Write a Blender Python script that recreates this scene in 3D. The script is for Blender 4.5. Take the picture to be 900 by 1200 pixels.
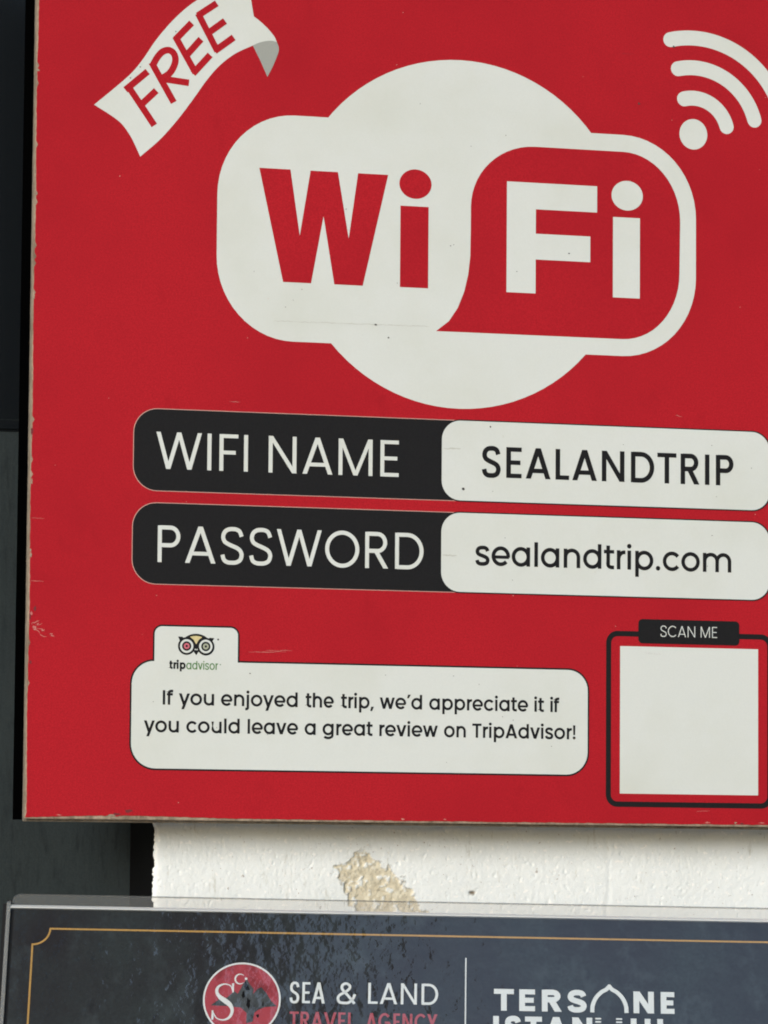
import bpy, bmesh, math, random
import numpy as np
from mathutils import Matrix, Vector
R = math.radians
random.seed(7)
for o in list(bpy.data.objects): bpy.data.objects.remove(o)
sc = bpy.context.scene
col = sc.collection
Z0 = 1.65                      # height of the sign's centre above the pavement

# ------------------------------------------------------------ camera
cx = Vector((0.9632840522, -0.2683707841, 0.0078074932))
cy = Vector((-0.0313844529, -0.0836748655, 0.9959987615))
cz = Vector((-0.2666436777, -0.9596747569, -0.0890253338))
cam = bpy.data.cameras.new('camera'); camo = bpy.data.objects.new('camera', cam); col.objects.link(camo)
cam.sensor_fit = 'HORIZONTAL'; cam.sensor_width = 36; cam.lens = 192
cam.clip_start = 0.05; cam.clip_end = 500
mw = Matrix((cx, cy, cz)).transposed().to_4x4()
mw.translation = Vector((-0.6399448, -2.3032194, -0.2136608 + Z0))
camo.matrix_world = mw
sc.camera = camo
sc.render.resolution_x = 768; sc.render.resolution_y = 1024
sc.cycles.filter_width = 1.9

# ------------------------------------------------------------ world, sun, exposure
w = bpy.data.worlds.new('World'); sc.world = w; w.use_nodes = True
nt = w.node_tree; bg = nt.nodes['Background']
sky = nt.nodes.new('ShaderNodeTexSky'); sky.sky_type = 'NISHITA'; sky.sun_disc = False
SUN_EL, SUN_AZ = 15, 222       # azimuth clockwise from +Y
sky.sun_elevation = R(SUN_EL); sky.sun_rotation = R(SUN_AZ)
sky.air_density = 1.0; sky.dust_density = 1.0; sky.ozone_density = 1.0
nt.links.new(sky.outputs[0], bg.inputs[0]); bg.inputs[1].default_value = 0.10
sun = bpy.data.lights.new('sun', 'SUN'); so = bpy.data.objects.new('sun', sun); col.objects.link(so)
sun.energy = 2.0; sun.angle = R(20); sun.color = (1.0, 0.99, 0.975)
so.rotation_euler = Vector((-math.sin(R(SUN_AZ))*math.cos(R(SUN_EL)), -math.cos(R(SUN_AZ))*math.cos(R(SUN_EL)), -math.sin(R(SUN_EL)))).to_track_quat('-Z', 'Y').to_euler()
so.location = (0, -3, 5)
sc.view_settings.view_transform = 'Standard'; sc.view_settings.look = 'None'
sc.view_settings.exposure = 0.67; sc.view_settings.gamma = 1; sc.view_settings.use_curve_mapping = False

# ------------------------------------------------------------ helpers
def tag(o, label=None, cat=None, kind=None, group=None):
    if label: o['label'] = label
    if cat: o['category'] = cat
    if kind: o['kind'] = kind
    if group: o['group'] = group
    return o
def lin(*c):
    return tuple(((v/255)/12.92 if v/255 <= .04045 else ((v/255+.055)/1.055)**2.4) for v in c) + (1,)
class Frame:
    """local millimetre frame: x right, y into the thing, z up; origin at base"""
    def __init__(s, root, base): s.root = root; s.base = base
    def v(s, x, y, z): return ((x-s.base[0])/1000, (y-s.base[1])/1000, (z-s.base[2])/1000)
def link(name, verts, faces, m, parent=None, mi=None, mats=None, smooth=False):
    me = bpy.data.meshes.new(name); me.from_pydata(verts, [], faces)
    for k in (mats or [m]): me.materials.append(k)
    if mi: me.polygons.foreach_set('material_index', mi)
    if smooth: me.polygons.foreach_set('use_smooth', [True]*len(me.polygons))
    me.update()
    o = bpy.data.objects.new(name, me); col.objects.link(o)
    if parent: o.parent = parent
    return o
def flat(name, prims, layer, m, fr, parent, z_step=0.012):
    """flat print: list of 2D outlines (lists of (x,z)) or strips ('q', left, right), each a hair above the last"""
    vs, fs = [], []
    for k, p in enumerate(prims):
        y = -layer*0.06 - (k % 4)*z_step
        if p[0] == 'q':
            L, Rr = p[1], p[2]; b = len(vs); n = len(L)
            for a, c in zip(L, Rr): vs.append(fr.v(a[0], y, a[1])); vs.append(fr.v(c[0], y, c[1]))
            for i in range(n-1): fs.append((b+2*i, b+2*i+1, b+2*i+3, b+2*i+2))
        else:
            b = len(vs)
            ar = sum(p[i][0]*p[(i+1) % len(p)][1]-p[(i+1) % len(p)][0]*p[i][1] for i in range(len(p)))
            q = p if ar > 0 else p[::-1]
            for a in q: vs.append(fr.v(a[0], y, a[1]))
            fs.append(tuple(range(b, b+len(q))))
    return link(name, vs, fs, m, parent)
def box(name, fr, x0, x1, y0, y1, z0, z1, m, parent, bev=0.0):
    bm = bmesh.new(); bmesh.ops.create_cube(bm, size=1)
    for v in bm.verts:
        v.co = Vector(fr.v((x0+x1)/2+v.co.x*(x1-x0), (y0+y1)/2+v.co.y*(y1-y0), (z0+z1)/2+v.co.z*(z1-z0)))
    if bev: bmesh.ops.bevel(bm, geom=list(bm.edges), offset=bev/1000, segments=2, affect='EDGES')
    me = bpy.data.meshes.new(name); bm.to_mesh(me); bm.free(); me.materials.append(m)
    o = bpy.data.objects.new(name, me); col.objects.link(o); o.parent = parent
    return o
def ell(cxx, czz, rx, rz=None, a0=0, a1=360, n=48, ends=False):
    rz = rx if rz is None else rz
    full = abs(a1-a0) >= 360 and not ends
    k = n if full else n+1
    return [(cxx+rx*math.cos(R(a0+(a1-a0)*i/n)), czz+rz*math.sin(R(a0+(a1-a0)*i/n))) for i in range(k)]
def rrect(x0, x1, z0, z1, r, n=10):
    if not isinstance(r, (list, tuple)): r = [r]*4      # tr, tl, bl, br
    p = ell(x1-r[0], z1-r[0], r[0], None, 0, 90, n) if r[0] else [(x1, z1)]
    p += ell(x0+r[1], z1-r[1], r[1], None, 90, 180, n) if r[1] else [(x0, z1)]
    p += ell(x0+r[2], z0+r[2], r[2], None, 180, 270, n) if r[2] else [(x0, z0)]
    p += ell(x1-r[3], z0+r[3], r[3], None, 270, 360, n) if r[3] else [(x1, z0)]
    return p
def stroke(pts, wd, closed=False):
    n = len(pts); L, Q = [], []
    for i in range(n):
        a = pts[i-1] if (i > 0 or closed) else None
        b = pts[(i+1) % n] if (i < n-1 or closed) else None
        p = pts[i]; h = (wd[i] if isinstance(wd, list) else wd)/2
        ds = []
        for u, v in ((a, p), (p, b)):
            if u is None or v is None: continue
            dx, dz = v[0]-u[0], v[1]-u[1]; l = math.hypot(dx, dz) or 1e-9; ds.append((dx/l, dz/l))
        if len(ds) == 1: nx, nz = -ds[0][1], ds[0][0]; k = 1
        else:
            nx, nz = -(ds[0][1]+ds[1][1]), ds[0][0]+ds[1][0]; l = math.hypot(nx, nz) or 1e-9
            nx, nz = nx/l, nz/l; k = 1/max(.35, nx*-ds[0][1]+nz*ds[0][0])
        L.append((p[0]+nx*h*k, p[1]+nz*h*k)); Q.append((p[0]-nx*h*k, p[1]-nz*h*k))
    if closed: L.append(L[0]); Q.append(Q[0])
    return ('q', Q, L)
def catmull(P, n=7):
    out = []; Q = [tuple(2*P[0][k]-P[1][k] for k in (0, 1))]+list(P)+[tuple(2*P[-1][k]-P[-2][k] for k in (0, 1))]
    for i in range(1, len(Q)-2):
        for j in range(n):
            t = j/n
            out.append(tuple(.5*(2*Q[i][k]+(Q[i+1][k]-Q[i-1][k])*t+(2*Q[i-1][k]-5*Q[i][k]+4*Q[i+1][k]-Q[i+2][k])*t*t+(3*Q[i][k]-Q[i-1][k]-3*Q[i+1][k]+Q[i+2][k])*t**3) for k in (0, 1)))
    out.append(P[-1]); return out

# ------------------------------------------------------------ geometric sans lettering (drawn from strokes)
SC = [(.985, .78), (.88, .93), (.70, .99), (.50, 1.0), (.28, .98), (.10, .90), (.03, .76), (.10, .63), (.28, .555), (.5, .50), (.74, .44), (.92, .36), (.995, .23), (.91, .08), (.70, .01), (.49, 0), (.27, .01), (.08, .08), (.0, .23)]
def glyph(c, w, xs):
    h = w/2; X = lambda v: v*xs; P = []
    st = lambda pts, cl=False, ww=None: P.append(stroke(pts, ww or w, cl))
    def ver(x, z0, z1): st([(x, z0), (x, z1)])
    def hor(x0, x1, z, t=None): st([(x0, z), (x1, z)], ww=t or w*.92)
    def leg(xb, xt, z0, z1, k=1.06):      # slanted leg with level ends; xb, xt are centres
        g = w*k*math.hypot(xt-xb, z1-z0)/abs(z1-z0)/2
        P.append([(xb-g, z0), (xb+g, z0), (xt+g, z1), (xt-g, z1)])
    XH = 562; O = 9
    t = w*.92/2
    if c == 'A':
        leg(X(48)+h, X(345), 0, 700); leg(X(642)-h, X(345), 0, 700); hor(X(345)-X(297)*.72+h, X(345)+X(297)*.72-h, 182); return X(690), P
    if c == 'D':
        x0 = X(80)+h; r = X(660)-h; m = min(X(330), r-10)
        ver(x0, 0, 700); P.append(stroke([(x0, 700-t)]+ell(m, 350, r-m, 350-t, 90, -90, 22)+[(x0, t)], w)); return X(712), P
    if c == 'E':
        ver(X(80)+h, 0, 700); hor(X(80)+h, X(455), 700-t); hor(X(80)+h, X(425), 352); hor(X(80)+h, X(455), t); return X(515), P
    if c == 'F':
        ver(X(80)+h, 0, 700); hor(X(80)+h, X(455), 700-t); hor(X(80)+h, X(405), 352); return X(490), P
    if c == 'G':
        st(ell(X(400), 350, X(360)-h, 350+O-h, 42, 350, 34)); hor(X(410), X(760)-h, 352-t); return X(810), P
    if c == 'I': ver(X(80)+h, 0, 700); return X(160)+w, P
    if c == 'L': ver(X(80)+h, 0, 700); hor(X(80)+h, X(415), t); return X(450), P
    if c == 'M':
        a, b = X(80)+h, X(770)-h; ver(a, 0, 700); ver(b, 0, 700); m = (a+b)/2; leg(m, a+w*.12, 0, 700, .95); leg(m, b-w*.12, 0, 700, .95); return X(850), P
    if c == 'N':
        a, b = X(80)+h, X(640)-h; ver(a, 0, 700); ver(b, 0, 700); leg(b, a, 0, 700, .98); return X(720), P
    if c == 'O': st(ell(X(385), 350, X(345)-h, 350+O-h), True); return X(770), P
    if c == 'C': st(ell(X(395), 350, X(355)-h, 350+O-h, 42, 318, 30)); return X(745), P
    if c == 'B':
        x0 = X(80)+h; ver(x0, 0, 700)
        for zc, zr, rr in ((530, 170, 470), (180, 180, 510)):
            r = X(rr)-h; m = r-(zr-t)*.9; P.append(stroke([(x0, zc+zr-t)]+ell(m, zc, r-m, zr-t, 90, -90, 16)+[(x0, zc-zr+t)], w*.95))
        return X(560), P
    if c in 'PR':
        x0 = X(80)+h; ver(x0, 0, 700); zl = 290 if c == 'P' else 300; zc = (700+zl)/2; zr = (700-zl)/2-t; r = X(525)-h; m = min(X(330), r-20)
        P.append(stroke([(x0, zc+zr)]+ell(m, zc, r-m, zr, 90, -90, 16)+[(x0, zc-zr)], w))
        if c == 'R': leg(X(540)-h, X(290), 0, zl+w*.6); return X(608), P
        return X(580), P
    if c == 'S':
        x0, x1 = X(55)+h, X(518)-h; z0, z1 = -O+t, 700+O-t
        st(catmull([(x0+(x1-x0)*a, z0+(z1-z0)*b) for a, b in SC], 4)); return X(572), P
    if c == 'T': hor(X(25), X(500), 700-t); ver(X(262), 0, 700); return X(525), P
    if c == 'U': st([(X(75)+h, 700), (X(75)+h, 260)]+ell(X(340), 255, X(265)-h, 255+O-h, 180, 360, 20)+[(X(605)-h, 260), (X(605)-h, 700)]); return X(680), P
    if c == 'V': leg(X(345), X(20)+h, 0, 700); leg(X(345), X(670)-h, 0, 700); return X(690), P
    if c == 'W':
        a = X(34)+h; d = X(934)-h; m = (a+d)/2; q = (d-a)*.245
        leg(a+q, a, 0, 700, 1.0); leg(a+q, m, 0, 700, 1.0); leg(d-q, m, 0, 700, 1.0); leg(d-q, d, 0, 700, 1.0); return X(968), P
    if c == 'Y': leg(X(300), X(20)+h, 270, 700); leg(X(300), X(580)-h, 270, 700); ver(X(300), 0, 290); return X(600), P
    if c == '&':
        st(catmull([(X(600)-h, h*.3), (X(470), 150), (X(330), 330), (X(215), 470), (X(190), 580), (X(250), 680-h*.4), (X(340), 690-h*.4), (X(420), 600), (X(400), 500), (X(280), 390), (X(130), 290), (X(85), 180), (X(130), 60), (X(260), h-O), (X(400), 50), (X(520), 190), (X(570), 330)], 5)); return X(640), P
    # ---- lower case
    if c in 'adg':
        xr = X(590)-h; st(ell((X(40)+h+xr)/2, XH/2, (xr-X(40)-h)/2, XH/2+O-h), True)
        if c == 'a': ver(xr, 0, XH)
        if c == 'd': ver(xr, 0, 722)
        if c == 'g': st([(xr, XH), (xr, 10)]+ell((X(40)+h+xr)/2, 5, (xr-X(40)-h)/2, 205-h, 0, -148, 20))
        return X(668), P
    if c in 'pb':
        xl = X(78)+h; st(ell((xl+X(628)-h)/2, XH/2, (X(628)-h-xl)/2, XH/2+O-h), True); ver(xl, -205, XH) if c == 'p' else ver(xl, 0, 722); return X(668), P
    if c == 'c': st(ell(X(320), XH/2, X(280)-h, XH/2+O-h, 38, 322, 28)); return X(588), P
    if c == 'o': st(ell(X(322), XH/2, X(282)-h, XH/2+O-h), True); return X(644), P
    if c == 'e':
        cx0 = X(315); st(ell(cx0, XH/2, X(275)-h, XH/2+O-h, -8, 318, 34)); hor(X(40)+h, cx0+X(275)-h*.6, XH/2-w*.22, w*.86); return X(622), P
    if c == 'f':
        x = X(125); st([(x, 0), (x, 600)]+ell(x+X(125), 600, X(125), 728-h-600, 180, 90, 8)+[(x+X(190), 728-h)]); hor(X(20), X(300), XH-t); return X(318), P
    if c in 'nhm':
        xl = X(78)+h; ver(xl, 0, XH if c != 'h' else 722)
        xe = [X(574)-h] if c != 'm' else [X(514), X(948)-h]; s = xl
        for x in xe:
            zc = 318; st([(s, zc-40)]+ell((s+x)/2, zc, (x-s)/2, XH+O-h-zc, 180, 0, 18)+[(x, 0)]); s = x
        return (X(646) if c != 'm' else X(1018)), P
    if c == 'u':
        xl, xr = X(72)+h, X(566)-h; ver(xr, 0, XH); st([(xl, XH), (xl, 232)]+ell((xl+xr)/2, 232, (xr-xl)/2, 232+O-h, 180, 360, 18)+[(xr, 270)]); return X(644), P
    if c == 'r':
        xl = X(78)+h; ver(xl, 0, XH); st([(xl, 290)]+ell(xl+X(175), 310, X(175), XH-h-310, 180, 90, 10)+[(xl+X(205), XH-h)]); return X(352), P
    if c == 's':
        x0, x1 = X(40)+h, X(468)-h; z0, z1 = -O+t, XH+O-t
        st(catmull([(x0+(x1-x0)*a, z0+(z1-z0)*b) for a, b in SC], 4)); return X(508), P
    if c == 't':
        x = X(150); st([(x, 690), (x, 130)]+ell(x+X(110), 130+0, X(110), 130-t, 180, 270, 8)+[(x+X(178), t)]); hor(X(22), X(330), XH-t); return X(358), P
    if c in 'ij':
        x = X(72)+h; P.append(ell(x, 690, w*.62, n=20))
        if c == 'i': ver(x, 0, XH)
        else: st([(x, XH), (x, -70)]+ell(x-X(95), -75, X(95), 125-h, 0, -90, 8)+[(x-X(120), -200+h)])
        return X(144)+w, P
    if c == 'l': ver(X(72)+h, 0, 722); return X(144)+w, P
    if c == 'v': leg(X(270), X(20)+h, 0, XH); leg(X(270), X(520)-h, 0, XH); return X(540), P
    if c == 'w':
        a, d = X(16)+h, X(770)-h; m = (a+d)/2; q = (d-a)*.25
        leg(a+q, a, 0, XH, 1); leg(a+q, m, 0, XH, 1); leg(d-q, m, 0, XH, 1); leg(d-q, d, 0, XH, 1); return X(786), P
    if c == 'y':
        leg(X(275), X(20)+h, 0, XH); xb, xt = X(275), X(535)-h; k = (xt-xb)/XH; leg(xb-k*205, xt, -205, XH); return X(550), P
    if c == '.': P.append(ell(X(60)+w*.62, w*.58, w*.62, n=20)); return X(120)+w*1.24, P
    if c == ',': P.append([(X(30), -120), (X(30)+w*.8, -120), (X(75)+w*1.15, 95), (X(75), 95)]); return X(120)+w*1.24, P
    if c == "'": P.append([(X(40), 540), (X(40)+w*.75, 540), (X(90)+w*1.15, 722), (X(90), 722)]); return X(110)+w*1.1, P
    if c == '!': P.append([(X(80)+w*.12, 215), (X(80)+w*.88, 215), (X(80)+w, 700), (X(80), 700)]); P.append(ell(X(80)+h, w*.6, w*.62, n=20)); return X(160)+w, P
    return X(240), P
def xf(p, s, ox, oz):
    g = lambda q: (ox+q[0]*s, oz+q[1]*s)
    if p[0] == 'q': return ('q', [g(q) for q in p[1]], [g(q) for q in p[2]])
    return [g(q) for q in p]
def xr(prims):
    a = [q[0] for p in prims for q in ((p[1]+p[2]) if p[0] == 'q' else p)]
    return min(a), max(a)
def word(txt, x0, x1, zb, cap, wt, track=0):
    s = cap/700; xs = 1.0
    for _ in range(5):
        pr = []; pen = 0
        for c in txt:
            if c == ' ': pen += 255*xs; continue
            adv, ps = glyph(c, wt, xs); pr += [xf(p, 1, pen, 0) for p in ps]; pen += adv+track
        a, b = xr(pr); tgt = (x1-x0)/s
        xs *= tgt/(b-a)
    return [xf(p, s, x0-a*s*(tgt/(b-a)) if False else x0-a*s, zb) for p in pr]

# ------------------------------------------------------------ materials
def mat(name, base, rough=.5, spec=.5, **k):
    """procedural paint, print or board: colour mottled by noise, fine bump"""
    m = bpy.data.materials.new(name); m.use_nodes = True; n = m.node_tree.nodes; l = m.node_tree.links
    b = n['Principled BSDF']; b.inputs['Roughness'].default_value = rough; b.inputs['Specular IOR Level'].default_value = spec
    tc = n.new('ShaderNodeTexCoord')
    def noise(scale, detail=4, stretch=None, rgh=.6):
        t = n.new('ShaderNodeTexNoise'); t.inputs['Scale'].default_value = scale; t.inputs['Detail'].default_value = detail; t.inputs['Roughness'].default_value = rgh
        if stretch:
            mp = n.new('ShaderNodeMapping'); mp.inputs['Scale'].default_value = stretch; l.new(tc.outputs['Object'], mp.inputs[0]); l.new(mp.outputs[0], t.inputs[0])
        else: l.new(tc.outputs['Object'], t.inputs[0])
        return t.outputs['Fac']
    def ramp(src, lo, hi, c0, c1):
        r = n.new('ShaderNodeValToRGB'); r.color_ramp.elements[0].position = lo; r.color_ramp.elements[1].position = hi
        r.color_ramp.elements[0].color = c0; r.color_ramp.elements[1].color = c1; l.new(src, r.inputs[0]); return r.outputs[0]
    def mix(fac, a, c, mode='MIX'):
        x = n.new('ShaderNodeMix'); x.data_type = 'RGBA'; x.blend_type = mode
        if isinstance(fac, float): x.inputs[0].default_value = fac
        else: l.new(fac, x.inputs[0])
        for i, v in ((6, a), (7, c)):
            if isinstance(v, tuple): x.inputs[i].default_value = v
            else: l.new(v, x.inputs[i])
        return x.outputs[2]
    g = k.get('grain', .06); gs = k.get('gscale', 900)
    c = ramp(noise(gs, 2), .3, .7, tuple(v*(1-g) for v in base[:3])+(1,), tuple(min(1, v*(1+g)) for v in base[:3])+(1,))
    if 'mottle' in k:
        c2, amt, ms = k['mottle'][:3]
        c = mix(ramp(noise(ms, 5, k['mottle'][3] if len(k['mottle']) > 3 else None), k.get('mlo', .45), k.get('mhi', .75), (0, 0, 0, 1), (amt, amt, amt, 1)), c, c2)
    for c2, lo, hi, ms, stq in k.get('layers', []):
        c = mix(ramp(noise(ms, 6, stq, .7), lo, hi, (0, 0, 0, 1), (1, 1, 1, 1)), c, c2)
    l.new(c, b.inputs['Base Color'])
    bp = n.new('ShaderNodeBump'); bp.inputs['Strength'].default_value = k.get('bump', .15); bp.inputs['Distance'].default_value = k.get('bdist', .0003)
    l.new(noise(k.get('bscale', 700), 4, k.get('bstretch')), bp.inputs['Height']); l.new(bp.outputs[0], b.inputs['Normal'])
    if 'coat' in k: b.inputs['Coat Weight'].default_value = k['coat']; b.inputs['Coat Roughness'].default_value = k.get('crough', .1)
    return m
M = {}
RED = (.41, .013, .021, 1); WHITE = (.645, .672, .640, 1); INK = (.0145, .0145, .0155, 1)
M['red'] = mat('red_print', RED, .6, .08, grain=.17, gscale=1100, mottle=((.34, .010, .018, 1), .8, 7), bump=.12, layers=[((.33, .010, .017, 1), .60, .85, 38, (1, 1, .6))])
M['white'] = mat('white_print', WHITE, .6, .10, grain=.018, gscale=1200, mottle=((.55, .57, .49, 1), .45, 14), layers=[((.44, .43, .34, 1), .70, .86, 120, (1, 1, 1.6))], bump=.1)
M['ink'] = mat('black_print', INK, .6, .08, grain=.14, gscale=1500, bump=.12)
M['hair'] = mat('pale_hairline', (.55, .33, .28, 1), .5)
M['ribshade'] = mat('grey_print', (.33, .34, .31, 1), .45, .35, grain=.03)
M['green'] = mat('green_print', (.075, .20, .05, 1), .45)
M['pink'] = mat('pink_print', (.55, .13, .17, 1), .45)
M['cream'] = mat('cream_print', (.62, .52, .26, 1), .45)
M['sage'] = mat('sage_print', (.36, .38, .28, 1), .45)
M['smear'] = mat('grey_smear', (.50, .51, .46, 1), .6)
M['scuff'] = mat('pale_scuff', (.50, .13, .12, 1), .7, mottle=((.5, .3, .22, 1), .8, 900))
M['darkred'] = mat('dark_chip', (.16, .012, .016, 1), .6)
M['speck'] = mat('dark_speck', (.05, .045, .04, 1), .6)
M['ply'] = mat('cut_board_edge', (.34, .27, .20, 1), .8, .2, grain=.2, gscale=500, mottle=((.12, .085, .055, 1), .9, 160, (1, 1, .3)), bump=.5, bdist=.0006)
M['fibre'] = mat('brown_fibre_edge', (.095, .075, .055, 1), .85, .2, grain=.25, gscale=400, mottle=((.045, .035, .025, 1), .8, 120), bump=.5, bdist=.0006)
M['fibre2'] = mat('grey_brown_board_edge', (.25, .215, .17, 1), .85, .2, grain=.25, gscale=400, mottle=((.10, .08, .06, 1), .8, 90), bump=.5, bdist=.0006)
M['rail'] = mat('weathered_rail', (.62, .59, .52, 1), .8, .2, grain=.15, gscale=300, mottle=((.30, .27, .22, 1), .8, 60, (.4, 1, 1)), bump=.5, bdist=.0006)
M['blackrail'] = mat('black_frame', (.0010, .0010, .0011, 1), .8, .0, bump=.1)
M['jamb'] = mat('black_jamb', (.0035, .0035, .0038, 1), .6, .1, bump=.3)
M['panel'] = mat('dark_grey_panel', (.021, .029, .031, 1), .65, .2, grain=.16, gscale=900, mottle=((.036, .047, .049, 1), .8, 12, (1, 1, .5)), layers=[((.011, .015, .017, 1), .52, .72, 90, (2.4, 1, .5)), ((.05, .058, .058, 1), .66, .8, 140, (2, 1, .35))], bump=.5, bscale=220, bstretch=(1.5, 1, .25), bdist=.0005)
M['reflectdark'] = mat('dark_reflection', (.006, .008, .010, 1), .25, .4, bump=.03)  # near-black colour stands in for a dark reflection on the panel
M['slate'] = mat('slate_print', (.019, .026, .028, 1), .5, .3, grain=.25, gscale=600, mottle=((.009, .007, .010, 1), .9, 14), mlo=.40, mhi=.62,
                 layers=[((.050, .066, .074, 1), .52, .80, 42, (1, 1, .75)), ((.006, .008, .011, 1), .58, .70, 110, (1, 1, .6))], bump=.05)
M['gold'] = mat('gold_print', (.50, .29, .08, 1), .4, grain=.1)
M['pwhite'] = mat('poster_white', (.74, .78, .78, 1), .45, grain=.03)
M['pred'] = mat('poster_red', (.40, .045, .065, 1), .45, mottle=((.22, .014, .022, 1), .9, 60), mlo=.5, mhi=.62)
M['pgrey'] = mat('poster_grey', (.055, .065, .07, 1), .45, mottle=((.012, .014, .016, 1), .9, 120))
M['ptext'] = mat('poster_red_text', (.42, .075, .095, 1), .45)

# ---- plaster wall: colour by vertex masks, rough relief
m = bpy.data.materials.new('painted_plaster'); m.use_nodes = True; n = m.node_tree.nodes; l = m.node_tree.links; M['plaster'] = m
b = n['Principled BSDF']; b.inputs['Roughness'].default_value = .62; b.inputs['Specular IOR Level'].default_value = .35
tc = n.new('ShaderNodeTexCoord')
def N(scale, det=4, rg=.6, st=None):
    t = n.new('ShaderNodeTexNoise'); t.inputs['Scale'].default_value = scale; t.inputs['Detail'].default_value = det; t.inputs['Roughness'].default_value = rg
    mp = n.new('ShaderNodeMapping'); mp.inputs['Scale'].default_value = st or (1, 1, 1); l.new(tc.outputs['Object'], mp.inputs[0]); l.new(mp.outputs[0], t.inputs[0]); return t.outputs['Fac']
def RP(src, lo, hi, c0=(0, 0, 0, 1), c1=(1, 1, 1, 1)):
    r = n.new('ShaderNodeValToRGB'); e = r.color_ramp.elements; e[0].position = lo; e[1].position = hi; e[0].color = c0; e[1].color = c1; l.new(src, r.inputs[0]); return r.outputs[0]
def MX(f, a, c):
    x = n.new('ShaderNodeMix'); x.data_type = 'RGBA'; l.new(f, x.inputs[0])
    for i, v in ((6, a), (7, c)):
        if isinstance(v, tuple): x.inputs[i].default_value = v
        else: l.new(v, x.inputs[i])
    return x.outputs[2]
paint = MX(RP(N(22, 5), .4, .7), (.83, .87, .87, 1), (.77, .81, .805, 1))
paint = MX(RP(N(420, 3, .7), .67, .73), paint, (.40, .35, .31, 1))
paint = MX(RP(N(330, 2, .5), .635, .69), paint, (.93, .94, .92, 1))  # bright specks: glints painted into the wall colour
paint = MX(RP(N(60, 5, .7, (2, 1, .6)), .62, .8), paint, (.47, .46, .39, 1))
bare = MX(RP(N(160, 6, .75), .35, .7), (.74, .69, .54, 1), (.52, .46, .33, 1))
bare = MX(RP(N(420, 3, .7), .6, .75), bare, (.80, .75, .60, 1))
at = n.new('ShaderNodeAttribute'); at.attribute_name = 'bare'
am = n.new('ShaderNodeAttribute'); am.attribute_name = 'grime'
c = MX(at.outputs['Fac'], paint, bare); c = MX(am.outputs['Fac'], c, (.16, .12, .07, 1))
l.new(c, b.inputs['Base Color'])
ad = n.new('ShaderNodeMath'); ad.operation = 'ADD'; l.new(N(500, 5, .65), ad.inputs[0]); l.new(N(150, 3, .5, (1.6, 1, .7)), ad.inputs[1])
bp = n.new('ShaderNodeBump'); bp.inputs['Strength'].default_value = .45; bp.inputs['Distance'].default_value = .0006; l.new(ad.outputs[0], bp.inputs['Height']); l.new(bp.outputs[0], b.inputs['Normal'])

# ---- clear acrylic: thin, wavy, mirrors the sky
m = bpy.data.materials.new('clear_acrylic'); m.use_nodes = True; n = m.node_tree.nodes; l = m.node_tree.links; M['acrylic'] = m
n.remove(n['Principled BSDF']); tr = n.new('ShaderNodeBsdfTransparent'); gl = n.new('ShaderNodeBsdfGlossy'); mx = n.new('ShaderNodeMixShader'); lw = n.new('ShaderNodeLayerWeight'); pw = n.new('ShaderNodeMath'); fr_ = n.new('ShaderNodeMath')
tr.inputs[0].default_value = (.96, .97, .97, 1); gl.inputs['Roughness'].default_value = .05; lw.inputs[0].default_value = .5; pw.operation = 'POWER'; pw.inputs[1].default_value = 5; l.new(lw.outputs['Facing'], pw.inputs[0]); fr_.operation = 'MULTIPLY_ADD'; l.new(pw.outputs[0], fr_.inputs[0]); fr_.inputs[1].default_value = .9; fr_.inputs[2].default_value = .16
tc = n.new('ShaderNodeTexCoord')
bp = n.new('ShaderNodeBump'); bp.inputs['Strength'].default_value = 1; bp.inputs['Distance'].default_value = .00024
no = n.new('ShaderNodeTexNoise'); no.inputs['Scale'].default_value = 130; no.inputs['Detail'].default_value = 3; mp = n.new('ShaderNodeMapping'); mp.inputs['Scale'].default_value = (1.0, 1, 1.0)
l.new(tc.outputs['Object'], mp.inputs[0]); l.new(mp.outputs[0], no.inputs[0]); l.new(no.outputs['Fac'], bp.inputs['Height'])
l.new(bp.outputs[0], gl.inputs['Normal']); l.new(fr_.outputs[0], mx.inputs[0]); l.new(tr.outputs[0], mx.inputs[1]); l.new(gl.outputs[0], mx.inputs[2]); l.new(mx.outputs[0], n['Material Output'].inputs[0])
def clear(name, tint, ior, rough):
    m = bpy.data.materials.new(name); m.use_nodes = True; n = m.node_tree.nodes; l = m.node_tree.links
    n.remove(n['Principled BSDF']); tr = n.new('ShaderNodeBsdfTransparent'); gl = n.new('ShaderNodeBsdfGlossy'); mx = n.new('ShaderNodeMixShader')
    di = n.new('ShaderNodeBsdfDiffuse'); di.inputs[0].default_value = (.7, .72, .70, 1); m2 = n.new('ShaderNodeMixShader'); m2.inputs[0].default_value = tint[3]
    tr.inputs[0].default_value = tint[:3]+(1,); gl.inputs['Roughness'].default_value = rough; mx.inputs[0].default_value = ior
    l.new(tr.outputs[0], m2.inputs[1]); l.new(di.outputs[0], m2.inputs[2])
    l.new(m2.outputs[0], mx.inputs[1]); l.new(gl.outputs[0], mx.inputs[2]); l.new(mx.outputs[0], n['Material Output'].inputs[0]); return m
M['margin'] = clear('acrylic_margin', (.90, .87, .84, .10), .06, .15)
M['edge'] = clear('polished_acrylic_edge', (.95, .97, .97, .75), .14, .35)  # mostly white diffuse: the lip's highlight is put into the colour
M['edge2'] = clear('side_acrylic_edge', (.6, .65, .66, .22), .08, .25)
M['acback'] = mat('black_backing', (.006, .006, .007, 1), .6, .2)

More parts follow.
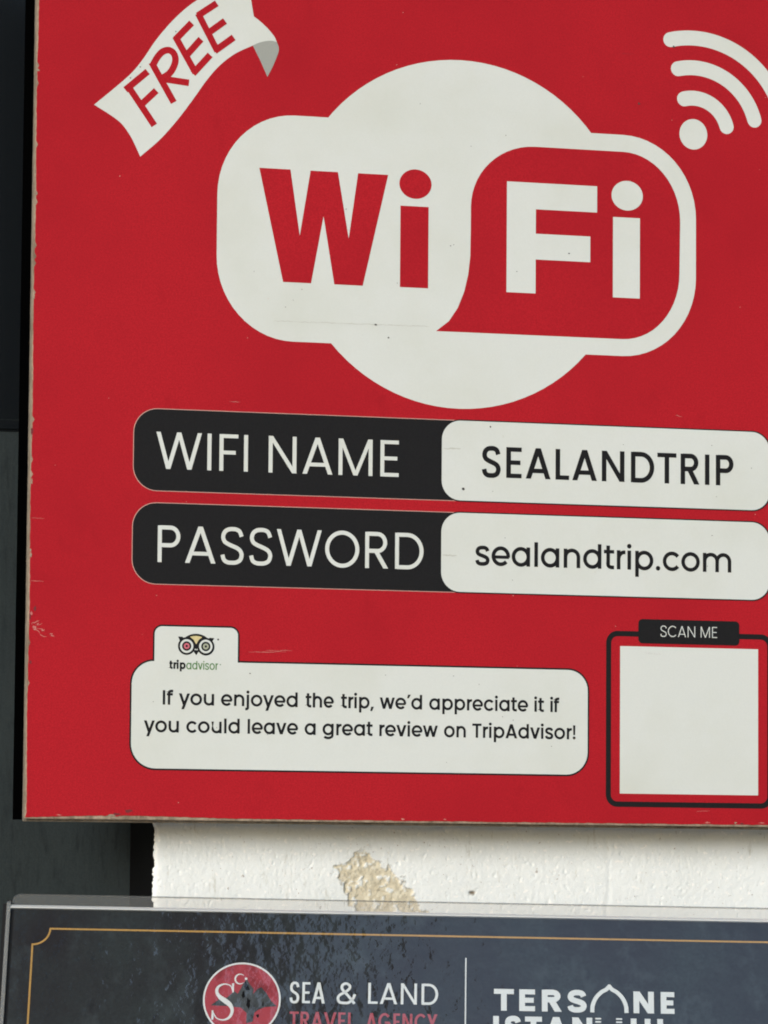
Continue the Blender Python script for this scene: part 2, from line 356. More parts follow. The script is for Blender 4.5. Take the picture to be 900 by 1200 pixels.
# ------------------------------------------------------------ numpy noise
rng = np.random.default_rng(3)
TAB = rng.random((256, 256))
def vn(x, y):
    xi = np.floor(x).astype(int); yi = np.floor(y).astype(int); fx = x-xi; fy = y-yi
    fx = fx*fx*(3-2*fx); fy = fy*fy*(3-2*fy); g = lambda a, b_: TAB[a % 256, b_ % 256]
    return (g(xi, yi)*(1-fx)+g(xi+1, yi)*fx)*(1-fy)+(g(xi, yi+1)*(1-fx)+g(xi+1, yi+1)*fx)*fy
def fbm(x, y, o=4):
    s = 0; a = .5
    for k in range(o): s = s+a*vn(x*2**k+17*k, y*2**k+31*k); a *= .5
    return s/(1-.5**o)

# ------------------------------------------------------------ the setting
W = Frame(None, (0, 0, -Z0*1000))
# pavement
pav = link('pavement', [(-40, -60, 0), (40, -60, 0), (40, .118, 0), (-40, .118, 0)], [(0, 1, 2, 3)], mat('pavement_stone', (.32, .315, .31, 1), .8, .3, mottle=((.14, .135, .13, 1), .8, 3)))
tag(pav, kind='structure')
# plaster wall
WX0 = -126.0
xs_ = np.concatenate([np.arange(WX0, 262, .62), np.array([280, 320, 400, 520, 700, 1000, 1500, 2400.])])
zs_ = np.concatenate([np.array([-1650, -1400, -1100, -800, -500, -350, -300, -270.]), np.arange(-250, -172, .62), np.array([-160, -120, -60, 0, 80, 200, 350, 600, 1000, 1500.])])
XX, ZZ = np.meshgrid(xs_, zs_)
rel = .26*(fbm(XX/1.7, ZZ/1.9, 3)-.5)+.4*(fbm(XX/28, ZZ/28, 3)-.5)
# vertical trowel line near the right
rel -= .25*np.exp(-((XX-153-1.2*np.sin(ZZ/9))/1.6)**2)
# the crumbled patch: a leaning triangle whose lower part runs on behind the lower board
def seg_in(px, pz, P):
    d = np.full(px.shape, 1e9)
    for i in range(len(P)):
        a, bb = P[i], P[(i+1) % len(P)]; ex, ez = bb[0]-a[0], bb[1]-a[1]; ln = math.hypot(ex, ez)
        d = np.minimum(d, ((px-a[0])*-ez+(pz-a[1])*ex)/ln)       # positive inside (counter-clockwise)
    return d
tri = [(-17.0, -208.8), (-10, -222), (-2, -246), (48, -246), (33.0, -223.0), (22.0, -212.5), (12, -204.5), (2, -196.5), (-1.5, -196.5)]
D_ = seg_in(XX, ZZ, tri)+5.2*(fbm(XX/3.4, ZZ/3.4, 5)-.5)*2-.6
bare_ = np.clip((D_+.1)/.7, 0, 1); bare_ = bare_*(1-.85*np.clip((fbm(XX/2.6+31, ZZ/2.6+7, 4)-.60)*9, 0, 1))
rim = np.exp(-((D_+.1)/.5)**2)*np.clip((fbm(XX/2.1+9, ZZ/2.1, 3)-.36)*6, 0, 1)
cracks = np.clip(1-np.abs(fbm(XX/4.2+50, ZZ/4.2, 4)-.5)/.030, 0, 1)*bare_*np.clip((fbm(XX/9, ZZ/9+40, 2)-.38)*6, 0, 1)
out = np.clip(1-np.abs(fbm(XX/3.2+80, ZZ/5.2, 4)-.5)/.02, 0, 1)*np.clip(1-np.abs(D_+2.5)/3.2, 0, 1)*np.clip((fbm(XX/4+3, ZZ/4, 2)-.5)*8, 0, 1)
hole = np.clip(1.6-np.hypot((XX-68.2)/1.5, (ZZ+222.0)/1.0)-1.5*(fbm(XX/.9, ZZ/.9, 2)-.5), 0, 1)
grime_ = np.clip(rim*.5+cracks*.5+out*.8+hole, 0, .95)
rel -= bare_*(.7-1.0*(fbm(XX/1.9, ZZ/1.9, 4)-.5))
rel += rim*.4-hole*1.2
# pits
pit = np.clip((.26-fbm(XX/1.7+200, ZZ/2.0, 2))*6, 0, 1); rel -= pit*.5
edge = (XX-WX0)
fall = np.exp(-edge/1.2)*2.2
YY = 42-rel+fall
# ragged left edge
jag = 1.3*(fbm(np.zeros_like(ZZ)+5, ZZ/3.1, 4)-.5)*2+.9*(fbm(np.zeros_like(ZZ)+15, ZZ/.9, 2)-.5)
XJ = XX+jag*np.exp(-edge/3.5)
nx_, nz_ = len(xs_), len(zs_)
V = np.stack([XJ, YY, ZZ+Z0*1000], -1).reshape(-1, 3)/1000
bs = np.stack([XJ[:, 0]+2.0, np.full(nz_, 52.0), ZZ[:, 0]+Z0*1000], -1)/1000
fc = [(j*nx_+i, j*nx_+i+1, (j+1)*nx_+i+1, (j+1)*nx_+i) for j in range(nz_-1) for i in range(nx_-1)]
o0 = len(V); fc += [(o0+j, j*nx_, (j+1)*nx_, o0+j+1) for j in range(nz_-1)]
wall = link('wall', np.concatenate([V, bs]).tolist(), fc, M['plaster'], smooth=True)
for nm, arr in (('bare', bare_), ('grime', grime_)):
    a = wall.data.attributes.new(nm, 'FLOAT', 'POINT'); a.data.foreach_set('value', np.concatenate([arr.reshape(-1), np.zeros(nz_)]).astype(np.float32))
tag(wall, 'rough white painted plaster wall with a crumbled yellow patch below the red sign', 'wall')
# body of the wall behind the plaster skin
def thing(name, loc, label, cat, rot=None):
    e = bpy.data.objects.new(name, None); e.empty_display_size = .05; col.objects.link(e)
    if rot is not None: mm = rot.to_4x4(); mm.translation = loc; e.matrix_world = mm
    else: e.location = loc
    return tag(e, label, cat)
wf = Frame(None, (0, 0, 0))
box('masonry', Frame(None, (0, 0, -Z0*1000)), -118, 2400, 53, 400, -1650, 1500, M['plaster'], wall)
jb = box('door_jamb', W, -124.2, -118.5, 52.5, 117, -1650, 1500, M['jamb'], None); tag(jb, 'black upright jamb between the dark grey panel and the white wall', 'jamb')
door = thing('grey_door', (-.5, .14, 0), 'dark grey metal door panel with its dark upper reflection built as a near-black piece, left of the red sign', 'door')
DF = Frame(door, (-500, 140, -Z0*1000))
box('lower_panel', DF, -900, -121, 117.5, 140, -1650, 52, M['panel'], door, 1.5)
box('reflection_panel', DF, -900, -121, 124, 134, 60, 1500, M['reflectdark'], door)  # the panel's dark upper reflection, built as a near-black piece
box('reflection_bead', DF, -900, -121, 119.5, 138, 52.5, 59.5, M['reflectdark'], door, 1.5)  # strip along the lower edge of the built-in dark reflection

# ------------------------------------------------------------ the red sign
RX0, RX1, RB, RT = -210.3, 301.0, -181.0, 345.0
sg = thing('wifi_sign', (.0453, .021, Z0-.181), 'large red board with a white cloud logo reading WiFi, mounted above the framed poster', 'sign')
SF = Frame(sg, (45.3, 21, RB))
box('front_sheet', SF, RX0, RX1, .4, 5, RB-.5, RT, M['ply'], sg, .35)
box('fibreboard', SF, RX0+.9, RX1-.8, 5.05, 13.5, RB-2.0, RT-.8, M['fibre2'], sg, .3)
box('side_rail', SF, RX0+.3, RX0+26, 13.6, 41, RB-.6, RT-1, M['blackrail'], sg)
box('side_rail', SF, RX1-26, RX1-.5, 13.6, 41, RB+.6, RT-1, M['blackrail'], sg)
box('bottom_rail', SF, RX0+26.5, RX1-26.5, 13.6, 40, RB+.6, RB+24, M['rail'], sg)
# red printed skin with a slightly uneven trimmed edge, wrapped over the board
ptsb = []
xx = RX0
while xx < RX1:
    u = (xx-RX0)
    z = RB+.7+1.1*math.exp(-((u-62)/40)**2)-.5*math.exp(-(u/14)**2)+.35*(random.random()-.5)+.5*math.exp(-((u-52)/5)**2)*math.sin(u*2)
    ptsb.append((xx, z)); xx += 2.2
ptsb.append((RX1, RB+.8))
ptsl = [(RX0+.15+.35*random.random()+(1.1 if random.random() < .06 else 0)+.5*math.sin(z/37)**2, z) for z in np.arange(RT, RB+3, -2.1)]
vs = [SF.v(a, 0, c_) for a, c_ in ptsl+ptsb+[(RX1, RT)]]; k0 = len(vs)
vs += [SF.v(a, .39, c_) for a, c_ in ptsl+ptsb+[(RX1, RT)]]
fs = [tuple(range(k0))]+[(i, k0+i, k0+(i+1) % k0, (i+1) % k0) for i in range(k0)]
face = link('red_face', vs, fs, M['red'], sg)
P_ = lambda name, prims, layer, m, parent=sg: flat(name, prims, layer, M[m], SF, parent)

# FREE ribbon
rib = catmull([(-176.3,231.4),(-165.2,241.2),(-154.4,251.4),(-147.3,260.6),(-140.2,271.6),(-130.6,283.6),(-120.3,293.6),(-109.8,300.8),(-99.3,305.9),(-90,308.6),(-84.6,308.0)], 6)+[(-83.4,299.1)]+catmull([(-81.7,289.5),(-77.6,286.6),(-73.0,282.6),(-69.2,278.3),(-67.6,275.0)], 5)+catmull([(-68.8,275.3),(-75.3,275.0),(-81.8,272.2),(-92.3,266.8),(-101.6,259.3),(-109.5,249.9),(-117.2,238.6),(-126.4,225.8),(-137,213.2),(-148.6,202.5)], 5)+catmull([(-151.2,208.0),(-154.4,214.0),(-158.6,219.8),(-162.6,223.4),(-169.0,227.4)], 3)
rb = P_('ribbon_banner', [rib], 1, 'white')
P_('ribbon_fold', [catmull([(-82.1,272.1),(-78.6,273.9),(-74.4,275.2),(-70.6,275.6),(-67.6,275.0)], 4)+catmull([(-66.5,272.4),(-66.4,270.0),(-67.4,266.6),(-69.9,260.4),(-73.1,254.0)], 4)+[(-77.6,263.6)]], 2, 'ribshade', rb)
FR = [[[(-155.9,242.9),(-140.5,221.3)],[(-157.9,241.2),(-144.9,252.8)],[(-147.7,233.8),(-139.6,241.9)]],
 [[(-142.6,258.3),(-129.1,235.5)],[(-141.9,256.6),(-139.2,261.6),(-136.2,265.0),(-132.6,266.2),(-129.6,264.6),(-128.4,260.8),(-129.5,256.4),(-132.0,252.4),(-136.2,249.4)],[(-135.4,249.0),(-120.2,247.6)]],
 [[(-128.6,274.4),(-116.3,253.7)],[(-128.7,272.6),(-119.0,283.2)],[(-121.7,264.0),(-113.3,273.9)],[(-117.9,253.2),(-107.7,264.9)]],
 [[(-115.2,289.0),(-103.4,267.4)],[(-115.4,287.7),(-104.1,295.8)],[(-108.8,278.0),(-99.0,285.6)],[(-105,267.4),(-93.7,276.2)]]]
for g in FR: P_('letter', [stroke(catmull(s, 4) if len(s) > 3 else s, 3.9) for s in g], 2, 'red', rb)

# cloud logo
ck = 104.3; ccx, ccz = 45.5, 166.9
def cl(ofs=0):
    body = ell(147.1, 183, 46.5+ofs, 49+ofs, 0, 90, 14)+ell(-56, 183, 46.4+ofs, 49+ofs, 90, 180, 14)+ell(-56, 147.2, 46.4+ofs, 49+ofs, 180, 270, 14)+ell(147.1, 147.2, 46.5+ofs, 49+ofs, 270, 360, 14)
    return [body, ell(ccx, ccz, ck+ofs, n=96)]
cb = P_('cloud_emblem', cl(), 1, 'white')
bub = ell(147.1, 181.0, 36.4, 40.7, 0, 90, 14)+ell(91.8, 183.5, 39.8, 38.2, 90, 180, 14)+[(52.0, 170), (51.8, 154), (50.6, 143), (48.2, 132.5), (44.2, 122.5), (38.8, 114.4), (31.0, 108.2)]+ell(147.1, 149.5, 36.0, 41.1, 270, 360, 14)
bb = P_('speech_panel', [bub], 2.4, 'red')
P_('letter', [[(-77.4,199.8),(-58.6,199.8),(-52.6,160.9),(-46.4,199.8),(-29.8,199.8),(-22.9,160.6),(-17.5,199.8),(0.9,199.8),(-14.1,133.1),(-31.4,133.1),(-38.3,173.2),(-45.5,133.1),(-62.4,133.1)]], 2.4, 'red', cb)
P_('letter', [rrect(8.6,25.9,133.4,181.9,0), ell(17.7,195.2,9.9,8.8)], 2.4, 'red', cb)
P_('letter', [[(74.3,199.9),(130.8,199.9),(130.8,184.0),(92.4,184.0),(92.4,169.3),(126.6,169.3),(126.6,153.8),(92.4,153.8),(92.4,133.4),(74.3,133.4)]], 4, 'white', bb)
P_('letter', [rrect(140.9,157.9,133.3,181.9,0), ell(149.8,195.2,9.9,9.0)], 4, 'white', bb)

# signal symbol
def arc(r, a0, a1, wd):
    c0 = (191.9+r*math.cos(R(a0)), 234.9+r*math.sin(R(a0))); c1 = (191.9+r*math.cos(R(a1)), 234.9+r*math.sin(R(a1)))
    return [r_ for r_ in (ell(191.9, 234.9, r+wd/2, None, a1, a0, 30)+ell(c0[0], c0[1], wd/2, None, a0, a0+180, 10)+ell(191.9, 234.9, r-wd/2, None, a0, a1, 30)+ell(c1[0], c1[1], wd/2, None, a1+180, a1+360, 10),)]
P_('signal_dot', [ell(191.9, 234.9, 8.9, 9.3)], 1, 'white')
for r, a0 in ((22.1, 105.5), (40.7, 104), (58.9, 104.5)): P_('signal_arc', arc(r, a0, 15.5, 9.1), 1, 'white')

# two name bars
for (z1, z0, t1, t2) in ((55.5, 8.2, ('WIFI NAME', -136.9, 8.7, 20.9, 21.4), ('SEALANDTRIP', 59.6, 217.6, 22.6, 18.3)),
                         (0.9, -45.8, ('PASSWORD', -135.3, 24.2, -33.2, 21.2), ('sealandtrip.com', 55.9, 216.2, -29.7, 14.2))):
    bar = P_('black_bar', [rrect(-150.1, 45, z0, z1, [0, 14, 14, 0])], 2, 'ink')
    P_('hairline', [rrect(-150.5, 46, z0-.38, z1+.38, [0, 14.3, 14.3, 0])], 1, 'hair', bar)
    P_('lettering', word(t1[0], t1[1], t1[2], t1[3], t1[4], 78), 3.2, 'white', bar)
    fl = P_('white_field', [rrect(35.0, 240.8, z0+.1, z1+.1, 11.5)], 5, 'white')
    P_('outline', [rrect(34.35, 241.6, z0-.6, z1+.8, 12)], 4, 'ink', fl)
    P_('lettering', word(t2[0], t2[1], t2[2], t2[3], t2[4], (110 if t2[0][0] == 'S' else 112), (0 if t2[0][0] == 'S' else -26)), 6.2, 'ink', fl)

# message box with tab
def msg(d):
    return ell(113.8, -102.4, 12.3+d, None, 0, 90, 10)+[(-87.0+d, -90.1+d)]+ell(-91.5, -74.6, 4.5+d, None, 0, 90, 6)+ell(-132.0, -74.6, 4.5+d, None, 90, 180, 6)+[(-136.5-d, -90.1+d)]+ell(-136.3, -103.5, 13.3+d, None, 90, 180, 10)+ell(-135.2, -137.7, 14.4+d, None, 180, 270, 10)+ell(112.8, -138.8, 13.3+d, None, 270, 360, 10)
mb = P_('message_box', [msg(-.1)], 2, 'white')
P_('outline', [msg(.9)], 1, 'ink', mb)
for ws, zb in (((('If',190.2,201.9),('you',208.4,248.4),('enjoyed',256.3,344.4),('the',352.4,386.4),('trip,',393.6,433.2),("we'd",440,490),('appreciate',498.4,616.7),('it',624,635.8),('if',643.3,654.4)), 0),
               ((('you',168.3,207.8),('could',216.3,277.1),('leave',286.2,344.4),('a',352,364.8),('great',372.8,431.2),('review',439.2,508.2),('on',515.6,541.6),('TripAdvisor!',549.3,674)), 1)):
    # word spacing measured on the board: millimetres across from the left edge of the print
    for t, a, c_ in ws:
        X_ = lambda p: (-131.2+(p-190.2)*(239.5/464.2)+.0000105*(p-190)*(654-p)) if zb == 0 else (-142.1+(p-168.3)*(260.6/505.7)+.0000105*(p-168)*(674-p))
        P_('lettering', word(t, X_(a), X_(c_), -115.3 if zb == 0 else -131.2, 8.3, 122, -30), 3.2, 'ink', mb)
# owl mark and wordmark on the tab
ow = P_('owl_mark', [[(-122.6,-75.9),(-119.9,-76.0)]+ell(-111.9,-80.6,8.6,6.5,148,32,14)+[(-104.0,-76.2),(-101.2,-76.4),(-102.6,-78.8),(-106,-77.9),(-111.8,-83.2),(-117.5,-77.9),(-121.6,-78.2)], ell(-117.5,-81.3,5.15,n=32), ell(-106.2,-81.4,5.15,n=32), [(-114,-83.5),(-109.8,-83.5),(-111.8,-86.5)]], 3, 'ink', mb)
P_('forehead', [[(-115.6,-75.9),(-113.8,-75.45),(-112.0,-75.3),(-110.2,-75.45),(-108.4,-76.0),(-110.4,-77.6),(-111.9,-80.2),(-113.4,-77.6)]], 4.2, 'cream', mb)
for ex, im in ((-117.5, 'pink'), (-106.2, 'sage')):
    P_('eye', [ell(ex, -81.3, 3.95, n=28)], 4.6, 'white', mb); P_('eye_ring', [ell(ex, -81.3, 2.75, n=24)], 5.2, 'ink', mb)
    P_('iris', [ell(ex, -81.3, 1.75, n=20)], 5.8, im, mb); P_('pupil', [ell(ex, -81.3, .7, n=12)], 6.4, 'ink', mb)
P_('mark_dot', [ell(-98.9, -77.1, .55, n=10)], 3, 'ink', mb)
P_('lettering', word('trip', -128.3, -118.0, -94.6, 4.7, 165, -30), 3, 'ink', mb)
P_('lettering', word('advisor', -117.6, -98.8, -94.7, 4.7, 95, -25), 3, 'green', mb)
P_('mark_dot', [ell(-97.4, -91.6, .35, n=10)], 3, 'green', mb)

# frame for the scan square (the code itself is left out)
fw = 3.2
sf = P_('scan_frame', [stroke(rrect(137.4+fw/2, 242.4-fw/2, -170.6+fw/2, -66.3-fw/2, 5.6), fw, True)], 1, 'ink')
P_('blank_square', [rrect(146.2, 233.4, -162.7, -75.3, 0)], 1, 'white')
sl = P_('scan_label', [rrect(157.5, 221.4, -73.4, -58.9, 2.6)], 3, 'ink')
P_('lettering', word('SCAN ME', 171.4, 207.2, -69.1, 6.5, 56), 4.2, 'white', sl)

# wear on the print
random.seed(21)
def blotch(cx_, cz_, rx, rz, n_=14, j=.45):
    return [(cx_+rx*(1+j*(random.random()-.5)*2)*math.cos(2*math.pi*i/n_), cz_+rz*(1+j*(random.random()-.5)*2)*math.sin(2*math.pi*i/n_)) for i in range(n_)]
def crawl(x, z, dx, dz, wd, n_=8, j=.5):
    pts = [(x+dx*i/n_+(random.random()-.5)*j, z+dz*i/n_+(random.random()-.5)*j) for i in range(n_+1)]
    return stroke(pts, [wd*(.25+.75*math.sin(math.pi*(i+.3)/(n_+.6)))*(.6+.6*random.random()) for i in range(n_+1)])
P_('scratch', [crawl(-80.5, -84.0, 22, .8, .40, 12)], 2, 'scuff'); P_('scratch', [crawl(-70.5, -83.0, 16, .5, .3)], 2, 'scuff')
P_('scratch', [crawl(-209.6, -46.0, 8, -.2, .3, 6, .3)], 1, 'scuff'); P_('scratch', [crawl(-209.6, -10.0, 8, -.1, .28, 6, .3)], 1, 'scuff')
sc_ = [crawl(-208.5+2.4*i*random.random(), -69-1.5*i*random.random()-2, 3.5*random.random()+1.5, (random.random()-.5)*5, .55, 6, 1.3) for i in range(7)]
P_('scuff', sc_+[blotch(-208.6, -64.5, .6, 1.2), blotch(-206.8, -72.5, 1.1, .7)], 1, 'scuff')
for b_ in ([blotch(-208.7, -92.5, .8, .9), blotch(-150.5, -176.8+.2, 2.0, .8), blotch(-157.0, -178.4, 2.4, .7), blotch(-206.5, -62.0, .7, 1.4), blotch(-209.3, -66.5, .5, 2.2)]): P_('chip', [b_], 1, 'darkred')
P_('smear', [crawl(-68+i*13.5, 109.9+.12*i, 14, .1, .42, 10, .55) for i in range(7)], 2.4, 'smear', cb)
P_('smear', [crawl(35.8, 38.6, 11, .2, 1.0, 8, .6)], 6.2, 'smear', None or sg)
P_('smear', [crawl(35.8, -24.3, 9, .0, 1.2, 8, .6)], 6.2, 'smear', None or sg)
tag(P_('speck', [blotch(-149.4, 255.2, .35, .3), blotch(-155.2, 248.4, .3, .35), blotch(-128.5, 277.5, .4, .35), blotch(157.0, 251.6, .7, .6), blotch(179.2, 287.6, .7, .6), blotch(-6.1, 110.3, .6, .5), blotch(1.7, 103.0, .5, .4), blotch(113.2, 158.4, .5, .4), blotch(39.5, 159.4, .35, .3), blotch(64.8, 52.6, .5, .5), blotch(48.2, 15.2, .7, 1.0), blotch(-79.8, -96.3, .45, .3)]+
   [blotch(random.uniform(-80, 120), random.uniform(90, 250), .28, .25, 8) for _ in range(14)]+[blotch(random.uniform(45, 230), random.uniform(-40, 50), .25, .25, 8) for _ in range(12)]+[blotch(random.uniform(-140, 115), random.uniform(-150, -95), .25, .22, 8) for _ in range(12)], 7, 'speck'), kind='stuff')
for i in range(5): P_('scratch', [crawl(random.uniform(-200, 200), random.choice([-172, -60, -82, 60, 300, 285, -174]) + random.uniform(-4, 4), random.uniform(3, 11), random.uniform(-1.5, 1.5), .16, 7, .4)], 1, random.choice(['hair', 'darkred', 'darkred']))
for i in range(7): P_('edge_nick', [blotch(RX0+random.uniform(.2, 1.0), random.uniform(-170, 290), random.uniform(.3, .8), random.uniform(.6, 1.8))], 1, random.choice(['ply', 'darkred', 'ply']))
for i in range(8): P_('edge_nick', [blotch(random.uniform(-200, 240), RB+random.uniform(1.3, 2.2), random.uniform(.8, 2.0), random.uniform(.25, .6))], 1, random.choice(['ply', 'darkred', 'scuff']))
tag(P_('dust', [blotch(random.uniform(-205, 240), random.uniform(-175, 300), .28*random.uniform(.5, 1.3), .25*random.uniform(.5, 1.3), 7) for _ in range(46)], .5, 'hair'), kind='stuff')

# ------------------------------------------------------------ the lower board: poster behind clear acrylic, leaning back
Ux = Vector((0.9637064656, -0.2667325352, -0.0111176808)); Up = Vector((0.1102130724, 0.3595796798, 0.9265827176)); Nn = Vector((0.2431520653, 0.8941790696, -0.3759266745))
P0 = Vector((-.2183910982, -.002, -.2306949320+Z0))
BW, BH = 516.0, 372.0
rotm = Matrix((Ux, Nn, Up)).transposed()
base = P0+Ux*(BW/2000)-Up*(BH/1000)+Nn*.012
pb = thing('poster_board', base, 'dark slate poster under clear acrylic with gold border and travel agency logos, below the sign', 'poster', rotm)
PF = Frame(pb, (BW/2, 12, -BH))
Q_ = lambda name, prims, layer, m, parent=pb: flat(name, prims, layer, M[m], PF, parent)
ps = Q_('poster_sheet', [rrect(2.2, BW-2.2, -BH, -1.5, 0)], 0, 'slate')
for v in ps.data.vertices: v.co.y = (1.0-12)/1000
def Q(name, prims, layer, m, parent=pb):
    o = Q_(name, prims, layer, m, parent)
    for v in o.data.vertices: v.co.y += .0009
    return o
gx0, gx1, gz0, gz1, nr = 13.8, BW-13.8, -BH+14, -13.3, 9.6
path = ell(gx0, gz1, nr, None, 270, 360, 10)+ell(gx1, gz1, nr, None, 180, 270, 10)+ell(gx1, gz0, nr, None, 90, 180, 10)+ell(gx0, gz0, nr, None, 0, 90, 10)
Q('gold_border', [stroke(path, 1.05, True)], 2, 'gold')
eb = Q('round_emblem', [ell(132.9, -53.6, 20.9, 21.2, n=72)], 3, 'pred')
Q('emblem_ring', [stroke(ell(132.9, -53.6, 21.3, 21.6, n=72), 1.0, True)], 4.5, 'pwhite', eb)
Q('mountain', [[(115.6,-57.4),(120.5,-53.4),(124.5,-52.6),(128.5,-48.6),(130.5,-50.2),(133.5,-44.0),(135.4,-41.0),(137.2,-44.6),(139.4,-47.2),(139.0,-50.2),(141.6,-47.0),(143.6,-45.9),(146.6,-49.6),(149.5,-54.2),(152.6,-57.2),(146,-57.8),(142.5,-59.4),(140.2,-61.2),(139.4,-66.6),(135.8,-67.6),(135.8,-61.5),(132.5,-58.4),(125.5,-57.6)]], 4.5, 'pgrey', eb)
Q('mountain_shadow', [[(134.4,-42.6),(136.2,-45),(137.2,-48),(135,-48),(133.9,-46)], blotch(133.7, -51, .8, 2.2), blotch(136.6, -55.5, 1.0, 3.0), blotch(144.8, -56, .5, 1.6), blotch(142, -63, .8, 1.0)], 5.7, 'jamb', eb)
Q('crescent', [stroke(ell(131.6, -41.4, 2.8, 2.9, 45, 315, 20), [.25+.7*math.sin(math.pi*i/20) for i in range(21)]), ell(134.9, -41.2, .75, .75, n=10)], 5.7, 'pwhite', eb)
Sp = catmull([(127.7,-48.6),(126.3,-45.6),(123.0,-44.6),(119.6,-46.2),(118.7,-49.2),(120.4,-52.2),(123.6,-54.6),(126.6,-57.2),(127.7,-60.6),(126.3,-64.2),(123.0,-65.9),(119.2,-64.9),(117.0,-61.4)], 5)
nS = len(Sp); wS = [.55+2.3*math.exp(-((i/nS-.5)/.16)**2)+.7*math.exp(-((i/nS-.27)/.09)**2)+.7*math.exp(-((i/nS-.74)/.09)**2) for i in range(nS)]
Q('letter', [stroke(Sp, wS), [(127.1,-44.2),(128.3,-44.0),(128.2,-49.6),(127.4,-49.4)], [(116.3,-60.2),(117.2,-60.4),(117.5,-64.4),(117.3,-66.0),(116.2,-65.8)]], 6.4, 'pwhite', eb)
Q('lettering', word('SEA LAND', 119.6, 147, -71.9, 2.9, 120), 6.4, 'pwhite', eb)
Q('lettering', word('SEA', 159.6, 179.4, -55.0, 12.5, 84)+word('&', 186.0, 196.9, -55.0, 12.5, 84)+word('LAND', 203.6, 242.9, -54.6, 12.5, 84), 3, 'pwhite')
Q('lettering', word('TRAVEL', 159.9, 196.2, -69.9, 9.8, 100)+word('AGENCY', 202.8, 242.6, -69.9, 9.8, 100), 3, 'ptext')
Q('divider', [rrect(257.9, 258.65, -92, -26.2, 0)], 3, 'pwhite')
zt = -57.2; ct = 12.9
Q('lettering', word('TERS', 274.2, 326.2, zt, ct, 175, 30), 3, 'pwhite')
arcL = catmull([(329.3,zt),(329.6,zt+4.2),(331.4,zt+8.6),(334.4,zt+12.0),(337.3,zt+13.8),(338.9,zt+15.6)], 5); arcR = [(2*338.9-a, c_) for a, c_ in arcL]
Q('dome_arch', [stroke(arcL, 2.3), stroke(arcR, 2.3), ell(338.9, zt+15.6, 1.2, n=14)], 3, 'pwhite')
Q('lettering', word('NE', 352.2, 375.4, zt, ct, 175, 30), 3, 'pwhite')
zi = -60.4-12.9
Q('lettering', word('ISTAN', 273.8, 329.5, zi, 12.9, 175, 30), 3, 'pwhite')
Q('column_mark', [rrect(331.0, 334.2, zi+12.0-1.9*i, zi+12.9-1.9*i, 0) for i in range(7)]+[rrect(342.6, 346.0, zi+12.0-1.9*i, zi+12.9-1.9*i, 0) for i in range(7)], 3, 'pwhite')
Q('lettering', word('UL', 350.8, 372.6, zi, 12.9, 175, 30), 3, 'pwhite')
# body
box('backing', PF, -1.2, BW+1.2, 1.3, 14, -BH-2, -1.7, M['acback'], pb, .8)
bk = box('back_plate', PF, -5.6, 1.5, 14.2, 24, -BH-4, 9.8, M['acback'], pb, 2.2)
# clear cover: flat front, bevelled top lip, rounded shoulder and side edge
link('acrylic_cover', [PF.v(.6, -.9, -BH), PF.v(BW-.6, -.9, -BH), PF.v(BW-.6, -.9, -1.6), PF.v(.6, -.9, -1.6)], [(0, 1, 2, 3)], M['acrylic'], pb)
def prism(name, prof, x0, x1, m):       # prof in (y,z), swept along x
    k = len(prof); vs = [PF.v(x0, a, c_) for a, c_ in prof]+[PF.v(x1, a, c_) for a, c_ in prof]
    return link(name, vs, [tuple(range(k))[::-1], tuple(range(k, 2*k))]+[(i, (i+1) % k, k+(i+1) % k, k+i) for i in range(k)], m, pb)
prism('polished_lip', [(-1.0, -1.7), (-1.0, -1.1), (.8, .75), (1.2, .75), (1.2, -1.65)], .3, BW-.3, M['edge'])
mg = [(x_, z_) for x_, z_ in ell(5.0, 4.2, 4.2, None, 180, 90, 8)]+ell(BW-5, 4.2, 4.2, None, 90, 0, 8)+[(BW-.8, .45), (.8, .45)]
vs = [PF.v(a, 3.2, c_) for a, c_ in mg]+[PF.v(a, 6.0, c_) for a, c_ in mg]; k = len(mg)
link('clear_shoulder', vs, [tuple(range(k))[::-1]]+[(i, (i+1) % k, k+(i+1) % k, k+i) for i in range(k)], M['margin'], pb)
k0 = [(x_, z_) for x_, z_ in ell(5.0, 4.2, 4.2, None, 180, 90, 8)]+[(BW-5, 8.4)]
link('shoulder_edge', [p for a, c_ in k0 for p in (PF.v(a, 3.0, c_), PF.v(a, 6.2, c_+.5))], [(2*i, 2*i+1, 2*i+3, 2*i+2) for i in range(len(k0)-1)], M['edge2'], pb)
for x0, x1 in ((-1.9, .25), (BW-.25, BW+1.9)):
    prism('side_edge', [(-.9, -BH), (-.9, .9), (0, 2.4), (8, 2.4), (8, -BH)], x0, x1, M['edge2'])

# ------------------------------------------------------------ an unseen tree, added to darken the reflection in the acrylic
tr_ = thing('reflection_tree', (0, 0, 0), 'unseen leafy tree added behind the camera to be mirrored dark in the acrylic over the poster', 'tree')

bark = mat('tree_bark', (.10, .075, .055, 1), .9, .2, mottle=((.05, .04, .03, 1), .9, 9, (3, 3, .5)), bump=.8, bdist=.02, bscale=20)
leafm = mat('tree_leaf', (.030, .050, .022, 1), .55, .3, grain=.3, gscale=3, bump=.05)
TC = Vector((-3.5, -3.95, 6.4)); TR = (1.25, 1.2, 1.8)
tb = Vector((-3.1, -4.2, 0)); tr_.location = tb
def limb(vs, fs, a, b_, r0, r1, n_=8):
    d = (b_-a).normalized(); u = d.orthogonal().normalized(); v = d.cross(u); k = len(vs)
    for p, r in ((a, r0), (b_, r1)):
        for i in range(n_): q = p+(u*math.cos(2*math.pi*i/n_)+v*math.sin(2*math.pi*i/n_))*r; vs.append(tuple(q-tb))
    fs += [(k+i, k+(i+1) % n_, k+n_+(i+1) % n_, k+n_+i) for i in range(n_)]
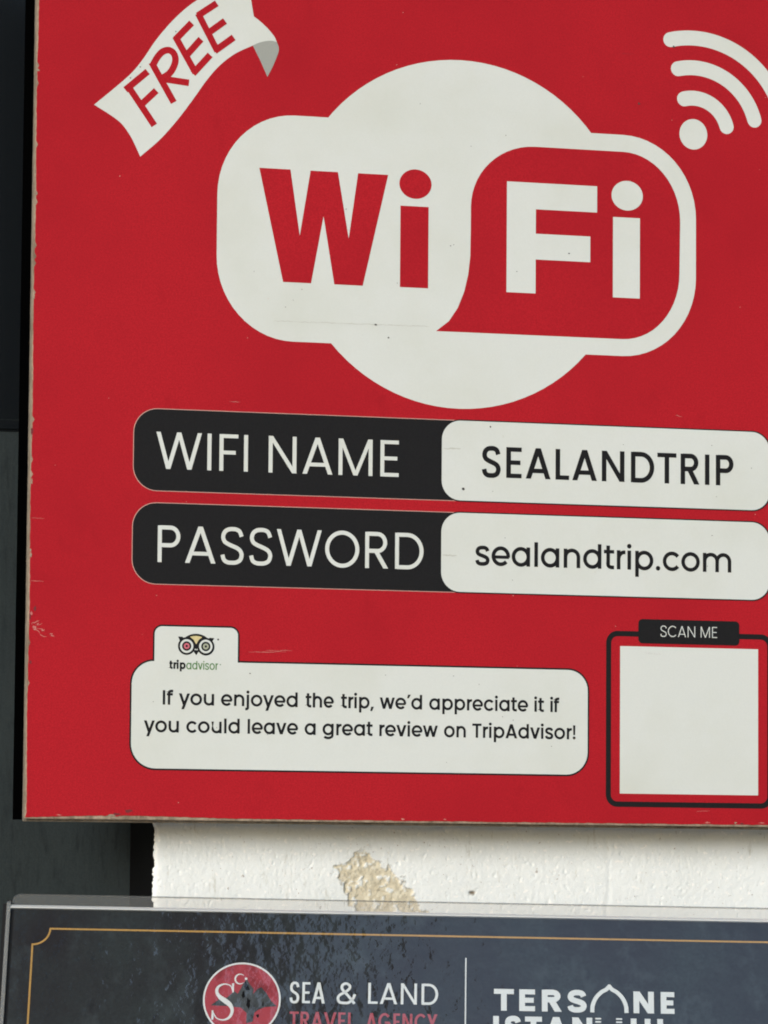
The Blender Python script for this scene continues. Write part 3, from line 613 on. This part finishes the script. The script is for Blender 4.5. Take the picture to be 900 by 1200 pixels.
vs, fs = [], []; pts = [tb, tb+Vector((.05, .05, 1.5)), tb+Vector((-.02, .2, 3.2)), TC-Vector((0, 0, 1.0)), TC+Vector((.1, 0, .8))]
for i in range(4): limb(vs, fs, pts[i], pts[i+1], .19-.04*i, .15-.04*i)
ends = []
for i in range(26):
    a = pts[2].lerp(pts[4], random.random()); d = Vector((random.gauss(0, 1), random.gauss(0, 1), random.gauss(.3, .7))).normalized()
    e_ = TC+Vector((d.x*TR[0], d.y*TR[1], d.z*TR[2]))*random.uniform(.55, .85); limb(vs, fs, a, e_, .045, .012, 5); ends.append(e_)
link('trunk', vs, fs, bark, tr_, smooth=True)
NL = 6500; cen = []
cl_ = [TC+Vector((d.x*TR[0], d.y*TR[1], d.z*TR[2]))*random.uniform(.2, .9) for d in [Vector((random.gauss(0, 1), random.gauss(0, 1), random.gauss(0, 1))).normalized() for _ in range(70)]]+ends
vs, fs = [], []
for i in range(NL):
    c0 = random.choice(cl_); p = c0+Vector((random.gauss(0, .26), random.gauss(0, .26), random.gauss(0, .22)))-tb
    u = Vector((random.gauss(0, 1), random.gauss(0, 1), random.gauss(0, .6))).normalized(); v = u.orthogonal().normalized(); v = (v*math.cos(i)+u.cross(v)*math.sin(i)); L_ = random.uniform(.05, .085); k = len(vs)
    vs += [tuple(p-u*L_), tuple(p+v*L_*.5), tuple(p+u*L_), tuple(p-v*L_*.5)]; fs.append((k, k+1, k+2, k+3))
tag(link('crown', vs, fs, leafm, tr_), kind='stuff')

# ------------------------------------------------------------ an unseen narrow building, added so its reflection darkens the poster's left end
twr = thing('reflection_tower', (-4.5, -10, 0), 'unseen narrow dark brown building added to be mirrored dark over the left end of the poster', 'building')
TF = Frame(twr, (-4500, -10000, 0))
brickm = mat('brown_render', (.085, .058, .055, 1), .9, .1, grain=.3, gscale=6, mottle=((.02, .014, .014, 1), .95, 3.5), bump=.3, bdist=.01, bscale=12)
panem = mat('blue_glazing', (.05, .10, .20, 1), .15, .5, mottle=((.16, .24, .36, 1), .8, 2))
box('facade', TF, -5300, -3690, -12500, -9050, 0, 15500, brickm, twr, 20)
box('parapet', TF, -5340, -3660, -9052, -8960, 15100, 15600, brickm, twr, 10)
for j in range(9):
    for i in range(2):
        x0 = -5130+i*740; z0 = 1400+j*1520
        f_ = box('window', TF, x0, x0+520, -9060, -8990, z0, z0+900, brickm, twr, 8)
        box('pane', TF, x0+50, x0+470, -8989, -8975, z0+50, z0+850, panem, f_)
